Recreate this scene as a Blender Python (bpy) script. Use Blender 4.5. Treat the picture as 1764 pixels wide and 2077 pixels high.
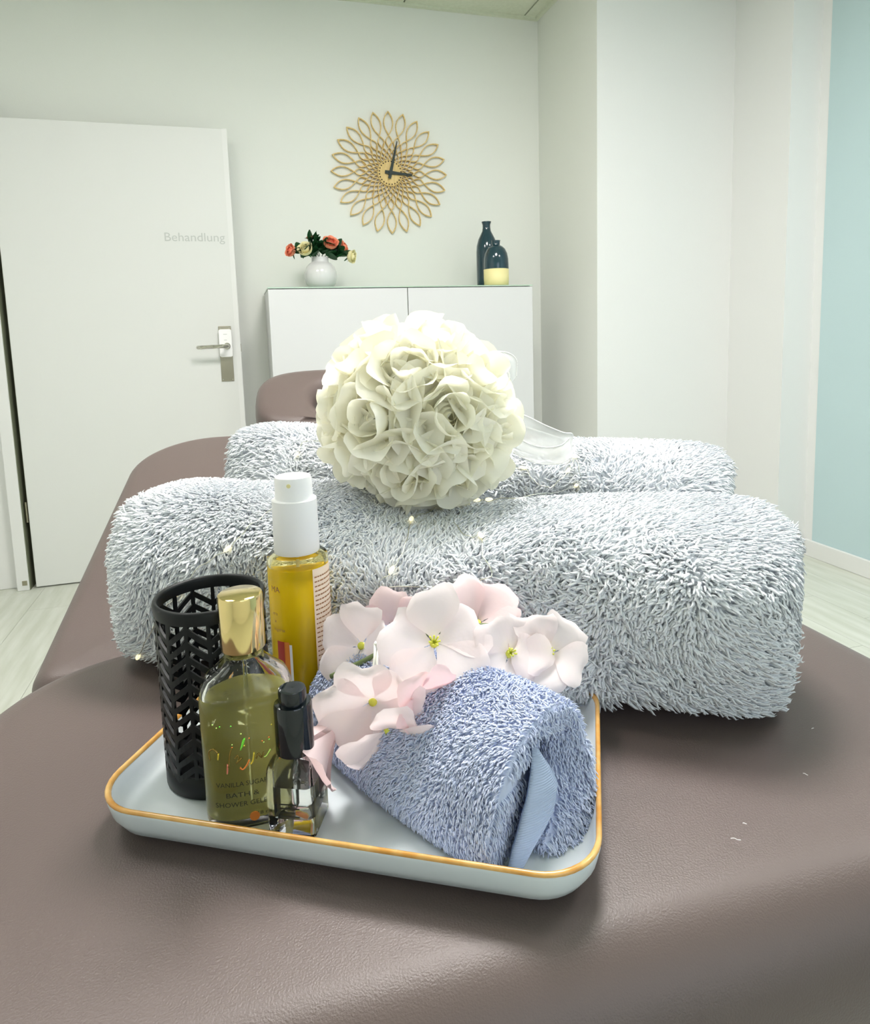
import bpy, math, random
import numpy as np
from mathutils import Vector, Matrix, Euler

for o in list(bpy.data.objects):
    bpy.data.objects.remove(o, do_unlink=True)
S = bpy.context.scene
COL = S.collection

# ------------------------------------------------------------------ camera
cam_d = bpy.data.cameras.new('camera')
cam = bpy.data.objects.new('camera', cam_d)
COL.objects.link(cam)
S.camera = cam
cam_d.sensor_fit = 'AUTO'
cam_d.sensor_width = 36.0
cam_d.lens = 36.0 * 1358.76 / 2077.0
cam_d.shift_y = -(1038.5 - 845.67) / 2077.0
cam_d.clip_start = 0.02
CR = Vector((0.9592, -0.2809, -0.0309)); CU = Vector((0.0636, 0.1083, 0.9921)); CF = Vector((0.2754, 0.9536, -0.1218))
m = Matrix.Identity(4)
for i in range(3):
    m[i][0], m[i][1], m[i][2] = CR[i], CU[i], -CF[i]
m.translation = Vector((0, 0, 1.05))
cam.matrix_world = m

# ------------------------------------------------------------------ world, exposure
w = bpy.data.worlds.new('world'); S.world = w; w.use_nodes = True
w.node_tree.nodes['Background'].inputs[0].default_value = (0.80, 0.88, 1.0, 1)
w.node_tree.nodes['Background'].inputs[1].default_value = 1.0
S.view_settings.view_transform = 'Standard'
S.view_settings.look = 'None'
S.view_settings.gamma = 1.0
S.view_settings.use_curve_mapping = False
S.view_settings.exposure = 0.52
S.cycles.max_bounces = 12; S.cycles.diffuse_bounces = 6; S.cycles.transmission_bounces = 12; S.cycles.glossy_bounces = 4; S.cycles.transparent_max_bounces = 16
LAMP_BACK = 38.0      # ceiling panel beyond the towels
LAMP_FILL = 13.0       # unseen ceiling panels at the sides, added as fill
WINDOW_FILL = 1.8    # fill from a glowing window added unseen behind the camera

# ------------------------------------------------------------------ helpers
rng = np.random.default_rng(7)
random.seed(7)

def tag(o, label=None, cat=None, group=None, kind=None):
    if label: o['label'] = label
    if cat: o['category'] = cat
    if group: o['group'] = group
    if kind: o['kind'] = kind
    return o

def mesh(name, V, F, smooth=True):
    me = bpy.data.meshes.new(name)
    me.from_pydata([tuple(map(float, v)) for v in V], [], [tuple(map(int, f)) for f in F])
    me.update()
    if smooth:
        me.polygons.foreach_set('use_smooth', [True] * len(me.polygons))
    return me

def mesh_np(name, V, Q=None, T=None, smooth=True):
    V = np.asarray(V, np.float32)
    loops, tot = [], []
    if Q is not None and len(Q): loops.append(np.asarray(Q, np.int32).ravel()); tot.append(np.full(len(Q), 4, np.int32))
    if T is not None and len(T): loops.append(np.asarray(T, np.int32).ravel()); tot.append(np.full(len(T), 3, np.int32))
    L = np.concatenate(loops); N = np.concatenate(tot)
    me = bpy.data.meshes.new(name)
    me.vertices.add(len(V)); me.vertices.foreach_set('co', V.ravel())
    me.loops.add(len(L)); me.loops.foreach_set('vertex_index', L)
    me.polygons.add(len(N))
    st = np.concatenate([[0], np.cumsum(N)[:-1]]).astype(np.int32)
    me.polygons.foreach_set('loop_start', st); me.polygons.foreach_set('loop_total', N)
    if smooth: me.polygons.foreach_set('use_smooth', np.ones(len(N), bool))
    me.update(calc_edges=True)
    return me

def obj(name, me, mat=None, parent=None, loc=None, rot=None, mtx=None):
    o = bpy.data.objects.new(name, me)
    COL.objects.link(o)
    if mat and me is not None and len(me.materials) == 0: me.materials.append(mat)
    if parent: o.parent = parent
    if mtx is not None: o.matrix_basis = mtx
    if loc is not None: o.location = loc
    if rot is not None: o.rotation_euler = rot
    return o

def empty(name, loc=(0, 0, 0), rz=0.0):
    o = bpy.data.objects.new(name, None); COL.objects.link(o)
    o.empty_display_size = 0.05
    o.location = loc; o.rotation_euler = (0, 0, rz)
    return o

class MB:
    def __init__(s): s.V = []; s.F = []
    def add(s, V, F):
        n = len(s.V); s.V += [tuple(v) for v in V]; s.F += [tuple(i + n for i in f) for f in F]; return s
    def box(s, x0, x1, y0, y1, z0, z1):
        return s.add([(x0,y0,z0),(x1,y0,z0),(x1,y1,z0),(x0,y1,z0),(x0,y0,z1),(x1,y0,z1),(x1,y1,z1),(x0,y1,z1)],
                     [(0,3,2,1),(4,5,6,7),(0,1,5,4),(1,2,6,5),(2,3,7,6),(3,0,4,7)])
    def lathe(s, prof, n=40, c=(0, 0, 0), cap0=True, cap1=True):
        V = []; F = []
        for r, z in prof:
            for k in range(n):
                a = 2 * math.pi * k / n; V.append((c[0] + r * math.cos(a), c[1] + r * math.sin(a), c[2] + z))
        for i in range(len(prof) - 1):
            for k in range(n):
                k2 = (k + 1) % n; F.append((i*n+k, i*n+k2, (i+1)*n+k2, (i+1)*n+k))
        if cap0: F.append(tuple(range(n))[::-1])
        if cap1: F.append(tuple((len(prof)-1)*n + k for k in range(n)))
        return s.add(V, F)
    def tube(s, P, r, n=6, cap=True):
        P = [Vector(p) for p in P]; m_ = len(P)
        R = r if hasattr(r, '__len__') else [r] * m_
        V = []; F = []; up = None
        for i in range(m_):
            t = (P[min(i+1, m_-1)] - P[max(i-1, 0)]).normalized()
            if up is None:
                up = Vector((0, 0, 1)) if abs(t.z) < .9 else Vector((1, 0, 0))
            a = t.cross(up); a.normalize(); b = t.cross(a); b.normalize(); up = -b if False else up
            a2 = a; b2 = b
            for k in range(n):
                q = 2 * math.pi * k / n; V.append(P[i] + (a2 * math.cos(q) + b2 * math.sin(q)) * R[i])
        for i in range(m_ - 1):
            for k in range(n):
                k2 = (k + 1) % n; F.append((i*n+k, (i+1)*n+k, (i+1)*n+k2, i*n+k2))
        if cap:
            F.append(tuple(range(n))); F.append(tuple((m_-1)*n + k for k in range(n))[::-1])
        return s.add(V, F)
    def prism(s, pts, z0, z1):
        n = len(pts); V = [(x, y, z0) for x, y in pts] + [(x, y, z1) for x, y in pts]
        F = [tuple(range(n))[::-1], tuple(range(n, 2*n))] + [(k, (k+1) % n, n+(k+1) % n, n+k) for k in range(n)]
        return s.add(V, F)
    def mesh(s, name, smooth=False): return mesh(name, s.V, s.F, smooth)
    def build(s, name, mat, parent=None, smooth=False, bevel=0, **k):
        o = obj(name, s.mesh(name, smooth), mat, parent, **k)
        if bevel:
            b = o.modifiers.new('bevel', 'BEVEL'); b.width = bevel; b.segments = 2; b.limit_method = 'ANGLE'
        return o

def smooth_angle(o, deg=40):
    me = o.data
    me.polygons.foreach_set('use_smooth', [True] * len(me.polygons))
    try: me.set_sharp_from_angle(angle=math.radians(deg))
    except Exception: pass
    return o

def catmull(P, k=6):
    P = [Vector(p) for p in P]; out = []
    for i in range(len(P) - 1):
        p0 = P[max(i-1, 0)]; p1 = P[i]; p2 = P[i+1]; p3 = P[min(i+2, len(P)-1)]
        for j in range(k):
            t = j / k
            out.append(0.5*((2*p1)+(-p0+p2)*t+(2*p0-5*p1+4*p2-p3)*t*t+(-p0+3*p1-3*p2+p3)*t*t*t))
    out.append(P[-1]); return out

# ------------------------------------------------------------------ materials
def mat(name, col, rough=0.5, metal=0.0, spec=0.5, trans=0.0, ior=1.45, noise=None, bump=None, sheen=0.0, sss=0.0, emit=None, coat=0.0, alpha=1.0):
    """noise = (scale, colour2, detail, stretch); bump = (scale, strength, distance)"""
    M = bpy.data.materials.new(name); M.use_nodes = True
    nt = M.node_tree; B = nt.nodes['Principled BSDF']
    B.inputs['Base Color'].default_value = (*col, 1)
    B.inputs['Roughness'].default_value = rough
    B.inputs['Metallic'].default_value = metal
    B.inputs['Specular IOR Level'].default_value = spec
    B.inputs['Transmission Weight'].default_value = trans
    B.inputs['IOR'].default_value = ior
    B.inputs['Sheen Weight'].default_value = sheen
    B.inputs['Coat Weight'].default_value = coat
    B.inputs['Alpha'].default_value = alpha
    if sss:
        B.inputs['Subsurface Weight'].default_value = sss
        B.inputs['Subsurface Radius'].default_value = (0.01, 0.008, 0.006)
        B.inputs['Subsurface Scale'].default_value = 0.3
    if emit:
        B.inputs['Emission Color'].default_value = (*emit[0], 1); B.inputs['Emission Strength'].default_value = emit[1]
    tc = nt.nodes.new('ShaderNodeTexCoord')
    if noise:
        sc, c2, det, st = noise
        mp = nt.nodes.new('ShaderNodeMapping'); mp.inputs['Scale'].default_value = st
        nz = nt.nodes.new('ShaderNodeTexNoise'); nz.inputs['Scale'].default_value = sc; nz.inputs['Detail'].default_value = det
        rp = nt.nodes.new('ShaderNodeValToRGB')
        rp.color_ramp.elements[0].position = .35; rp.color_ramp.elements[0].color = (*col, 1)
        rp.color_ramp.elements[1].position = .68; rp.color_ramp.elements[1].color = (*c2, 1)
        nt.links.new(tc.outputs['Object'], mp.inputs[0]); nt.links.new(mp.outputs[0], nz.inputs['Vector'])
        nt.links.new(nz.outputs['Fac'], rp.inputs[0]); nt.links.new(rp.outputs[0], B.inputs['Base Color'])
    if bump:
        nz = nt.nodes.new('ShaderNodeTexNoise'); nz.inputs['Scale'].default_value = bump[0]; nz.inputs['Detail'].default_value = 4
        bp = nt.nodes.new('ShaderNodeBump'); bp.inputs['Strength'].default_value = bump[1]; bp.inputs['Distance'].default_value = bump[2]
        nt.links.new(tc.outputs['Object'], nz.inputs['Vector'])
        nt.links.new(nz.outputs['Fac'], bp.inputs['Height']); nt.links.new(bp.outputs[0], B.inputs['Normal'])
    return M

def petal_mat(name, col, tl=0.35, c2=None):
    """thin petal cloth: diffuse plus light passing through"""
    M = bpy.data.materials.new(name); M.use_nodes = True
    nt = M.node_tree; out = nt.nodes['Material Output']; B = nt.nodes['Principled BSDF']
    B.inputs['Base Color'].default_value = (*col, 1); B.inputs['Roughness'].default_value = .65
    B.inputs['Specular IOR Level'].default_value = .25
    T = nt.nodes.new('ShaderNodeBsdfTranslucent'); T.inputs[0].default_value = (*(c2 or col), 1)
    X = nt.nodes.new('ShaderNodeMixShader'); X.inputs[0].default_value = tl
    nt.links.new(B.outputs[0], X.inputs[1]); nt.links.new(T.outputs[0], X.inputs[2]); nt.links.new(X.outputs[0], out.inputs[0])
    tc = nt.nodes.new('ShaderNodeTexCoord'); nz = nt.nodes.new('ShaderNodeTexNoise'); nz.inputs['Scale'].default_value = 120
    bp = nt.nodes.new('ShaderNodeBump'); bp.inputs['Strength'].default_value = .15; bp.inputs['Distance'].default_value = .002
    nt.links.new(tc.outputs['Object'], nz.inputs['Vector']); nt.links.new(nz.outputs['Fac'], bp.inputs['Height']); nt.links.new(bp.outputs[0], B.inputs['Normal'])
    return M

def emission(name, col, st):
    M = bpy.data.materials.new(name); M.use_nodes = True
    nt = M.node_tree; nt.nodes.remove(nt.nodes['Principled BSDF'])
    e = nt.nodes.new('ShaderNodeEmission'); e.inputs[0].default_value = (*col, 1); e.inputs[1].default_value = st
    nt.links.new(e.outputs[0], nt.nodes['Material Output'].inputs[0]); return M

def sheer(name, col, a):
    M = bpy.data.materials.new(name); M.use_nodes = True
    nt = M.node_tree; B = nt.nodes['Principled BSDF']; B.inputs['Base Color'].default_value = (*col, 1); B.inputs['Roughness'].default_value = .4
    T = nt.nodes.new('ShaderNodeBsdfTransparent'); X = nt.nodes.new('ShaderNodeMixShader'); X.inputs[0].default_value = a
    nt.links.new(T.outputs[0], X.inputs[1]); nt.links.new(B.outputs[0], X.inputs[2]); nt.links.new(X.outputs[0], nt.nodes['Material Output'].inputs[0])
    return M

M_wall = mat('wall_paint', (.735, .748, .712), .75, noise=(1.2, (.75, .763, .727), 2, (1, 1, 1)), bump=(260, .12, .002))
M_white_wall = mat('white_wall_paint', (.73, .732, .726), .7, bump=(260, .1, .002))
M_blue_wall = mat('turquoise_wall_paint', (.47, .60, .625), .7, noise=(1.5, (.49, .625, .65), 2, (1, 1, 1)), bump=(260, .1, .002))
M_ceil = mat('ceiling_tile', (.62, .65, .52), .9, noise=(60, (.66, .69, .56), 4, (1, 1, 1)))
M_trimw = mat('white_trim', (.73, .73, .72), .45)
M_door = mat('door_laminate', (.69, .696, .68), .45, bump=(90, .05, .002))
M_gap = mat('door_gap_shade', (.16, .17, .11), .8)  # dark colour standing for the shade inside the door gap
M_plank = mat('washed_oak', (.53, .55, .475), .45, noise=(5, (.64, .655, .60), 6, (6, .7, 1)), bump=(40, .08, .002))
M_sub = mat('floor_joint', (.45, .48, .40), .8)
M_cab = mat('cabinet_lacquer', (.645, .645, .652), .35)
M_cabgap = mat('cabinet_inside', (.20, .22, .18), .7)
M_gtop = mat('green_glass_edge', (.45, .58, .47), .1, spec=.6)
M_steel = mat('brushed_steel', (.42, .39, .30), .32, metal=1.0)
M_chrome = mat('polished_steel', (.62, .60, .54), .12, metal=1.0)
M_plast = mat('white_plastic', (.92, .91, .92), .35)
M_letter = mat('grey_lettering', (.50, .52, .50), .6)
M_dark = mat('dark_plastic', (.015, .017, .018), .35)
M_leather = mat('brown_leather', (.108, .080, .074), .40, spec=.6, noise=(3, (.116, .086, .079), 3, (1, 1, 1)), bump=(900, .22, .0015))
M_under = mat('black_board', (.02, .02, .02), .6)
M_frame = mat('white_metal', (.80, .80, .80), .4)
M_bamboo = mat('bamboo', (.60, .42, .15), .5, noise=(14, (.72, .53, .23), 4, (8, 1, 1)))
M_hole = mat('drilled_hole', (.05, .03, .015), .8)
M_hand = mat('black_clock_hand', (.008, .020, .016), .5)
M_vase = mat('white_glaze', (.64, .64, .64), .12, coat=.4)
M_navy = mat('dark_blue_glaze', (.012, .040, .055), .12, coat=.5)
M_yellow = mat('matte_yellow_glaze', (.80, .72, .36), .5)
M_tray = mat('grey_blue_glaze', (.60, .66, .69), .32, noise=(18, (.65, .70, .725), 5, (1, 1, 1)), coat=.15)
M_rim = mat('amber_glaze_rim', (.55, .26, .05), .25, noise=(60, (.72, .45, .16), 5, (1, 1, 1)), coat=.3)
M_black = mat('black_painted_metal', (.004, .005, .006), .40, spec=.35)
M_gold = mat('gold_metal', (.83, .66, .30), .10, metal=1.0)
M_glass = mat('clear_glass', (.985, .99, .98), .0, trans=1.0, ior=1.30)
M_gel = mat('yellow_gel', (1.0, .97, .58), .0, trans=1.0, ior=1.33)
_nt = M_gel.node_tree; _t = _nt.nodes.new('ShaderNodeBsdfTranslucent'); _t.inputs[0].default_value = (1.0, .95, .34, 1)
_x = _nt.nodes.new('ShaderNodeMixShader'); _x.inputs[0].default_value = .33
_nt.links.new(_nt.nodes['Principled BSDF'].outputs[0], _x.inputs[1]); _nt.links.new(_t.outputs[0], _x.inputs[2]); _nt.links.new(_x.outputs[0], _nt.nodes['Material Output'].inputs[0])
M_bubble = mat('foam_bubble', (.98, .98, .92), .0, trans=1.0, ior=1.2)
M_oilglass = mat('oil_bottle_glass', (.99, .93, .60), .0, trans=1.0, ior=1.25)
M_oil = mat('golden_oil', (1.0, .76, .012), .25, trans=.15, ior=1.40)
_nt = M_oil.node_tree; _t = _nt.nodes.new('ShaderNodeBsdfTranslucent'); _t.inputs[0].default_value = (1.0, .78, .02, 1)
_x = _nt.nodes.new('ShaderNodeMixShader'); _x.inputs[0].default_value = .35
_nt.links.new(_nt.nodes['Principled BSDF'].outputs[0], _x.inputs[1]); _nt.links.new(_t.outputs[0], _x.inputs[2]); _nt.links.new(_x.outputs[0], _nt.nodes['Material Output'].inputs[0])
M_clearliq = mat('clear_liquid', (.97, .98, .93), .0, trans=1.0, ior=1.34)
M_pipette = mat('pipette_glass', (.9, .95, .9), .0, trans=1.0, ior=1.47)
M_gloss = mat('glossy_black_plastic', (.004, .007, .010), .10, coat=.4)
M_paper = mat('printed_label', (.93, .70, .50), .6, noise=(26, (.95, .80, .66), 2, (1, 1, 1)))
M_print = mat('brown_print', (.36, .16, .06), .7)
M_redpic = mat('red_print', (.42, .03, .015), .5)
M_orangepic = mat('orange_print', (.80, .25, .03), .5)
M_ink = mat('dark_ink', (.02, .02, .01), .5)
M_foil = [mat('foil_' + n, c, .18, metal=.6) for n, c in (('orange', (1.0, .30, .06)), ('green', (.30, 1.0, .10)), ('coral', (1.0, .32, .22)), ('yellow', (.95, .75, .08)), ('bronze', (.30, .20, .04)), ('lime', (.72, .98, .22)))]
M_towel = mat('grey_terry', (.815, .845, .885), .95, spec=.1, sheen=.3, noise=(9, (.84, .865, .90), 3, (1, 1, 1)))
M_blue = mat('blue_terry', (.58, .645, .85), .95, spec=.1, sheen=.3, noise=(14, (.62, .685, .88), 3, (1, 1, 1)))
M_rose = petal_mat('cream_rose_cloth', (.985, .978, .925), .40, (.985, .957, .76))
M_pink1 = petal_mat('pale_pink_cloth', (.96, .88, .885), .35, (.97, .84, .84))
M_pink2 = petal_mat('rose_pink_cloth', (.96, .79, .80), .35, (.97, .68, .70))
M_ribbon = sheer('organza', (.93, .93, .92), .38)
M_ribedge = mat('organza_edge', (.93, .93, .92), .5)
M_stem = mat('green_stem', (.15, .20, .08), .6)
M_stamen = mat('yellow_stamen', (.72, .74, .10), .6)
M_string = mat('white_string', (.86, .88, .80), .5)
M_wire = mat('silver_wire', (.80, .80, .70), .25, metal=1.0)
M_led = mat('warm_led', (.95, .93, .75), .1, trans=.6, ior=1.4, emit=((1.0, .86, .50), .5))
M_leaf = mat('green_leaf', (.010, .065, .018), .45)
M_coral = petal_mat('coral_petal', (.86, .20, .12), .2)
M_coral2 = petal_mat('light_coral_petal', (.90, .33, .20), .2)
M_cream = petal_mat('cream_petal', (.88, .82, .50), .2)
M_lint = mat('lint', (.9, .9, .9), .8)

# ------------------------------------------------------------------ the room
XL, XR, YF, YB, ZC = -1.62, 2.435, -1.65, 3.33, 2.63
def wall(name, m_, *b):
    o = MB().box(*b).build(name, m_); tag(o, kind='structure'); return o
fl = wall('floor', M_sub, XL-.1, XR+.1, YF-.1, YB+.1, -.06, -.004)
wall('wall_back', M_wall, XL-.1, 1.70, YB, YB+.1, 0, ZC+.1)
wall('wall_niche', M_wall, 1.57, 1.70, 2.738, YB, 0, ZC+.1)
wall('wall_cupboard', M_white_wall, 1.571, XR+.1, 2.7375, 2.85, 0, ZC+.1)
wall('wall_pilaster', M_white_wall, 2.283, XR+.1, 2.397, 2.738, 0, ZC+.1)
wall('wall_left', M_wall, XL-.1, XL, YF-.1, YB, 0, ZC+.1)
wr = wall('wall_right', M_white_wall, XR, XR+.1, YF-.1, 2.397, 0, ZC+.1)
p = MB().box(XR-.002, XR, YF, 2.35, .074, ZC-.002).build('painted_field', M_blue_wall, wr); tag(p, 'turquoise painted field of the right wall')
ce = wall('ceiling', M_cabgap, XL-.1, XR+.1, YF-.1, YB+.1, ZC+.012, ZC+.1)
# front wall, behind the camera; its glowing window is added for fill
MBf = MB().box(XL, 0.0, YF-.1, YF, 0, ZC+.02).box(1.8, XR, YF-.1, YF, 0, ZC+.02).box(0.0, 1.8, YF-.1, YF, 0, .9).box(0.0, 1.8, YF-.1, YF, 2.25, ZC+.02)
tag(MBf.build('wall_front', M_wall), kind='structure')
win = MB()
for a in ((0, 1.8, .9, .95), (0, 1.8, 2.2, 2.25), (0, .05, .95, 2.2), (1.75, 1.8, .95, 2.2), (.875, .925, .95, 2.2)):
    win.box(a[0], a[1], YF-.08, YF-.02, a[2], a[3])
wo = win.build('fill_window_1', M_trimw); tag(wo, kind='structure')
M_fill = emission('window_fill_glow', (.80, .90, 1.0), WINDOW_FILL)  # even glow of the added panes, fill light only
for x0, x1 in ((.05, .875), (.925, 1.75)):
    MB().box(x0, x1, YF-.06, YF-.055, .95, 2.2).build('fill_pane', M_fill, wo)
# planks run away from the camera
px = XL; row = 0
pm = {}
while px < XR:
    wd = min(.185, XR - px)
    y = YF - .6 * ((row * .37) % 1.0)
    while y < YB:
        y0, y1 = max(y, YF), min(y + 1.22, YB)
        if y1 - y0 > .05:
            key = (round(wd, 3), round(y1 - y0, 3))
            if key not in pm:
                pm[key] = MB().box(.0006, wd-.0006, .0006, y1-y0-.0006, -.008, 0).mesh('plank')
                pm[key].materials.append(M_plank)
            obj('plank', pm[key], None, fl, loc=(px, y0, 0))
        y += 1.22
    px += .185; row += 1
# suspended ceiling: tiles and lamp panels in one grid
gx = [XL] + [x for x in np.arange(.865 - .625*4, XR, .625) if x > XL + .02] + [XR]
gy = [YF] + [y for y in np.arange(YB - .625*8, YB, .625) if y > YF + .02] + [YB]
def lamp_at(x0, y0):
    if abs(x0 - .24) < .02:
        if abs(y0 - .83) < .02: return 'back'
    if abs(x0 - 1.49) < .02 and abs(y0 - .205) < .02: return 'near'  # side panels are added to fill the fronts
    if abs(x0 + 1.01) < .02 and abs(y0 - .83) < .02: return 'near'
    return None
for i in range(len(gx)-1):
    for j in range(len(gy)-1):
        x0, x1, y0, y1 = gx[i], gx[i+1], gy[j], gy[j+1]
        k = lamp_at(x0, y0)
        g = .004
        if k is None:
            MB().box(x0+g, x1-g, y0+g, y1-g, ZC, ZC+.012).build('ceiling_tile', M_ceil, ce)
        else:
            L = empty('ceiling_lamp', ((x0+x1)/2, (y0+y1)/2, ZC))
            h = (x1-x0)/2 - g
            fr = MB()
            for a in ((-h, h, -h, -h+.02), (-h, h, h-.02, h), (-h, -h+.02, -h+.02, h-.02), (h-.02, h, -h+.02, h-.02)):
                fr.box(*a, -.004, .012)
            fr.build('lamp_frame', M_trimw, L)
            e = emission('lamp_glow_' + k, (1.0, .965, .935), LAMP_BACK if k == 'back' else LAMP_FILL)
            MB().box(-h+.02, h-.02, -h+.02, h-.02, 0, .01).build('diffuser', e, L)
            tag(L, 'square white ceiling light panel above the middle of the room' if k == 'back' else ('added square fill light panel in the ceiling beside the left wall' if x0 < 0 else 'added square fill light panel in the ceiling beside the turquoise wall'), 'lamp', 'ceiling light panels')
tn = 1
for b in ((XL, 1.57, YB-.022, YB, ZC-.012, ZC), (1.548, 1.57, 2.75, YB-.022, ZC-.012, ZC)):
    tag(MB().box(*b).build('trim_%d' % tn, M_ceil), kind='structure'); tn += 1
def base(name, *b):
    o = MB().box(*b).build(name, M_trimw, bevel=.003); tag(o, kind='structure')
base('baseboard_right', XR-.014, XR, YF, 2.383, 0, .075)
base('baseboard_pilaster', 2.269, XR-.014, 2.383, 2.397, 0, .075)
base('baseboard_cupboard', 1.57, 2.283, 2.724, 2.738, 0, .075)
base('baseboard_back', .15, 1.57, YB-.012, YB, 0, .07)
base('baseboard_left', XL, XL+.014, YF, YB, 0, .07)

# door frame (jamb) on the far left and the opened door leaf before the back wall
fr = MB().box(-1.40, -.985, 3.245, YB, 0, 2.06).box(-.985, -.937, 3.195, YB, 0, 2.06)
tf = fr.build('trim_4', M_trimw, bevel=.004); tag(tf, kind='structure')
MB().box(-.962, -.943, 3.192, 3.196, .025, .045).build('cover_plate', M_steel, tf)
MB().box(-.937, -.9, 3.275, YB, 0, 2.0).build('seal', M_gap, tf)  # shade of the hinge gap, put in as a dark strip
MB().box(-.937, -.9345, 3.200, 3.275, 0, 2.05).build('seal', M_gap, tf)  # jamb side darkened to carry on the gap shade
D = MB().box(0, .922, 0, .040, 0, 1.972).build('door_1', M_door, loc=(-.9145, 3.21, .006), bevel=.002); tag(D, kind='structure')
MB().box(.905, .926, -.001, .016, 0, 1.972).build('rebate_edge', M_trimw, D)
hp = MB().box(.834, .889, -.004, 0, .862, 1.112).build('backplate', M_steel, D, bevel=.001)
for sx in (.841, .882):
    for sz in (.870, 1.104):
        MB().lathe([(.0032, 0), (.0028, .0015), (.0008, .002)], 10).build('screw', M_chrome, hp, loc=(sx, -.004, sz), rot=(math.pi/2, 0, 0))
def rrect(w_, h_, r, n=5):
    P = []
    for cx, cy, a0 in ((w_/2-r, h_/2-r, 0), (-w_/2+r, h_/2-r, 90), (-w_/2+r, -h_/2+r, 180), (w_/2-r, -h_/2+r, 270)):
        for k in range(n+1):
            a = math.radians(a0 + 90*k/n); P.append((cx + r*math.cos(a), cy + r*math.sin(a)))
    return P
lk = MB().prism(rrect(.056, .125, .009), 0, .020).build('lock_cover', M_plast, D, bevel=.003, loc=(.862, -.004, 1.035), rot=(math.pi/2, 0, 0))
for zz, ww in ((.040, .016), (.014, .012)):
    MB().box(-ww/2, ww/2, zz-.001, zz+.001, .020, .0204).build('lock_mark', M_letter, lk)
LV = MB().lathe([(.0145, 0), (.0145, .008), (.011, .010), (.0105, .012)], 24).tube([(0, 0, .010), (0, 0, .042), (-.006, 0, .052), (-.018, 0, .056), (-.06, -.001, .056), (-.112, -.002, .056), (-.120, -.002, .052), (-.122, -.002, .046)], .0088, 12)
smooth_angle(LV.build('lever_handle', M_chrome, D, loc=(.868, -.024, 1.022), rot=(math.pi/2, 0, 0)))
MB().box(.922, .9285, .012, .030, .995, 1.03).build('latch', M_steel, D)
MB().lathe([(.006, 0), (.006, .09)], 12).build('hinge', M_steel, D, loc=(-.010, .012, .29))

def text_mesh(s, size, extrude=0.0, name='lettering', align='LEFT'):
    c = bpy.data.curves.new(name, 'FONT'); c.body = s; c.size = size; c.extrude = extrude; c.align_x = align; c.resolution_u = 3
    o = bpy.data.objects.new(name, c); COL.objects.link(o)
    dg = bpy.context.evaluated_depsgraph_get()
    me = bpy.data.meshes.new_from_object(o.evaluated_get(dg))
    bpy.data.objects.remove(o); bpy.data.curves.remove(c)
    me.name = name; me.materials.clear()
    return me
tm = text_mesh('Behandlung', .053, .0004)
o = obj('lettering', tm, M_letter, D, loc=(.633, -.0006, 1.487), rot=(math.pi/2, 0, 0))
xs = [v.co.x for v in tm.vertices]; o.scale = (.252 / (max(xs) - min(xs)), 1, 1)
tag(o, 'pale grey word Behandlung')

# ------------------------------------------------------------------ cabinet
CB = empty('sideboard_cabinet', (.735, 3.11, 0))
MB().box(-.598, .598, -.168, .205, .06, 1.262).build('body', M_cab, CB)
for sx in (-1, 1):
    x0, x1 = (-.600, -.0018) if sx < 0 else (.0018, .600)
    MB().box(x0, x1, -.190, -.171, .06, 1.259).build('door', M_cab, CB, bevel=.0012)
MB().box(-.0016, .0016, -.180, -.170, .06, 1.258).build('door_gap', M_cabgap, CB)
MB().box(-.602, .602, -.191, .205, 1.2625, 1.2675).build('glass_top', M_gtop, CB)
for sx in (-.56, .56):
    for sy in (-.15, .17):
        MB().box(sx-.02, sx+.02, sy-.02, sy+.02, 0, .06).build('foot', M_steel, CB)
tag(CB, 'white two-door cabinet against the back wall below the clock', 'cabinet')
ZT = 1.268

# ------------------------------------------------------------------ roses (shared petal patches)
def hermite(t, P):
    n = len(P) - 1; x = min(max(t, 0), 1)*n; i = min(int(x), n-1); f = x - i
    m0 = (P[i+1]-P[i-1])/2 if i > 0 else P[1]-P[0]; m1 = (P[i+2]-P[i])/2 if i < n-1 else P[n]-P[n-1]
    return (2*f**3-3*f*f+1)*P[i] + (f**3-2*f*f+f)*m0 + (-2*f**3+3*f*f)*P[i+1] + (f**3-f*f)*m1

def patch(rr, hh, dphi, nu=6, nv=6, ruffle=.0, tip=.45, seed=0, notch=0.0, tiplift=0.0):
    """a petal as a patch around an axis: radius rr(v), height hh(v), half angle dphi"""
    rs = np.random.default_rng(seed); a1, a2, b1 = rs.uniform(0, 6.28, 3)
    V = []; F = []
    for j in range(nv+1):
        v = j / nv
        for i in range(nu+1):
            u = 2*i/nu - 1
            wv = math.sin(math.pi*min(1, .16 + .60*v)) ** .9
            vv = v * (1 - tip*.30*abs(u)**2.2 - notch*max(0, 1-abs(u)*2.2)*v)
            R = hermite(vv, rr); H = hermite(vv, hh)
            ru = ruffle * v*v * (math.sin(2.4*u + a1) + .45*math.sin(5.6*u + a2))
            ph = dphi * u * wv
            R2 = R + ru; H2 = H + .5*ru*math.sin(b1 + 2*u) + tiplift*u*u*v
            V.append((R2*math.cos(ph), R2*math.sin(ph), H2))
    for j in range(nv):
        for i in range(nu):
            a = j*(nu+1)+i; F.append((a, a+1, a+nu+2, a+nu+1))
    return mesh('petal', V, F)

def axis_matrix(loc, n, spin=0.0):
    n = Vector(n).normalized(); q = Vector((0, 0, 1)).rotation_difference(n)
    return Matrix.Translation(Vector(loc)) @ q.to_matrix().to_4x4() @ Matrix.Rotation(spin, 4, 'Z')

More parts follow.
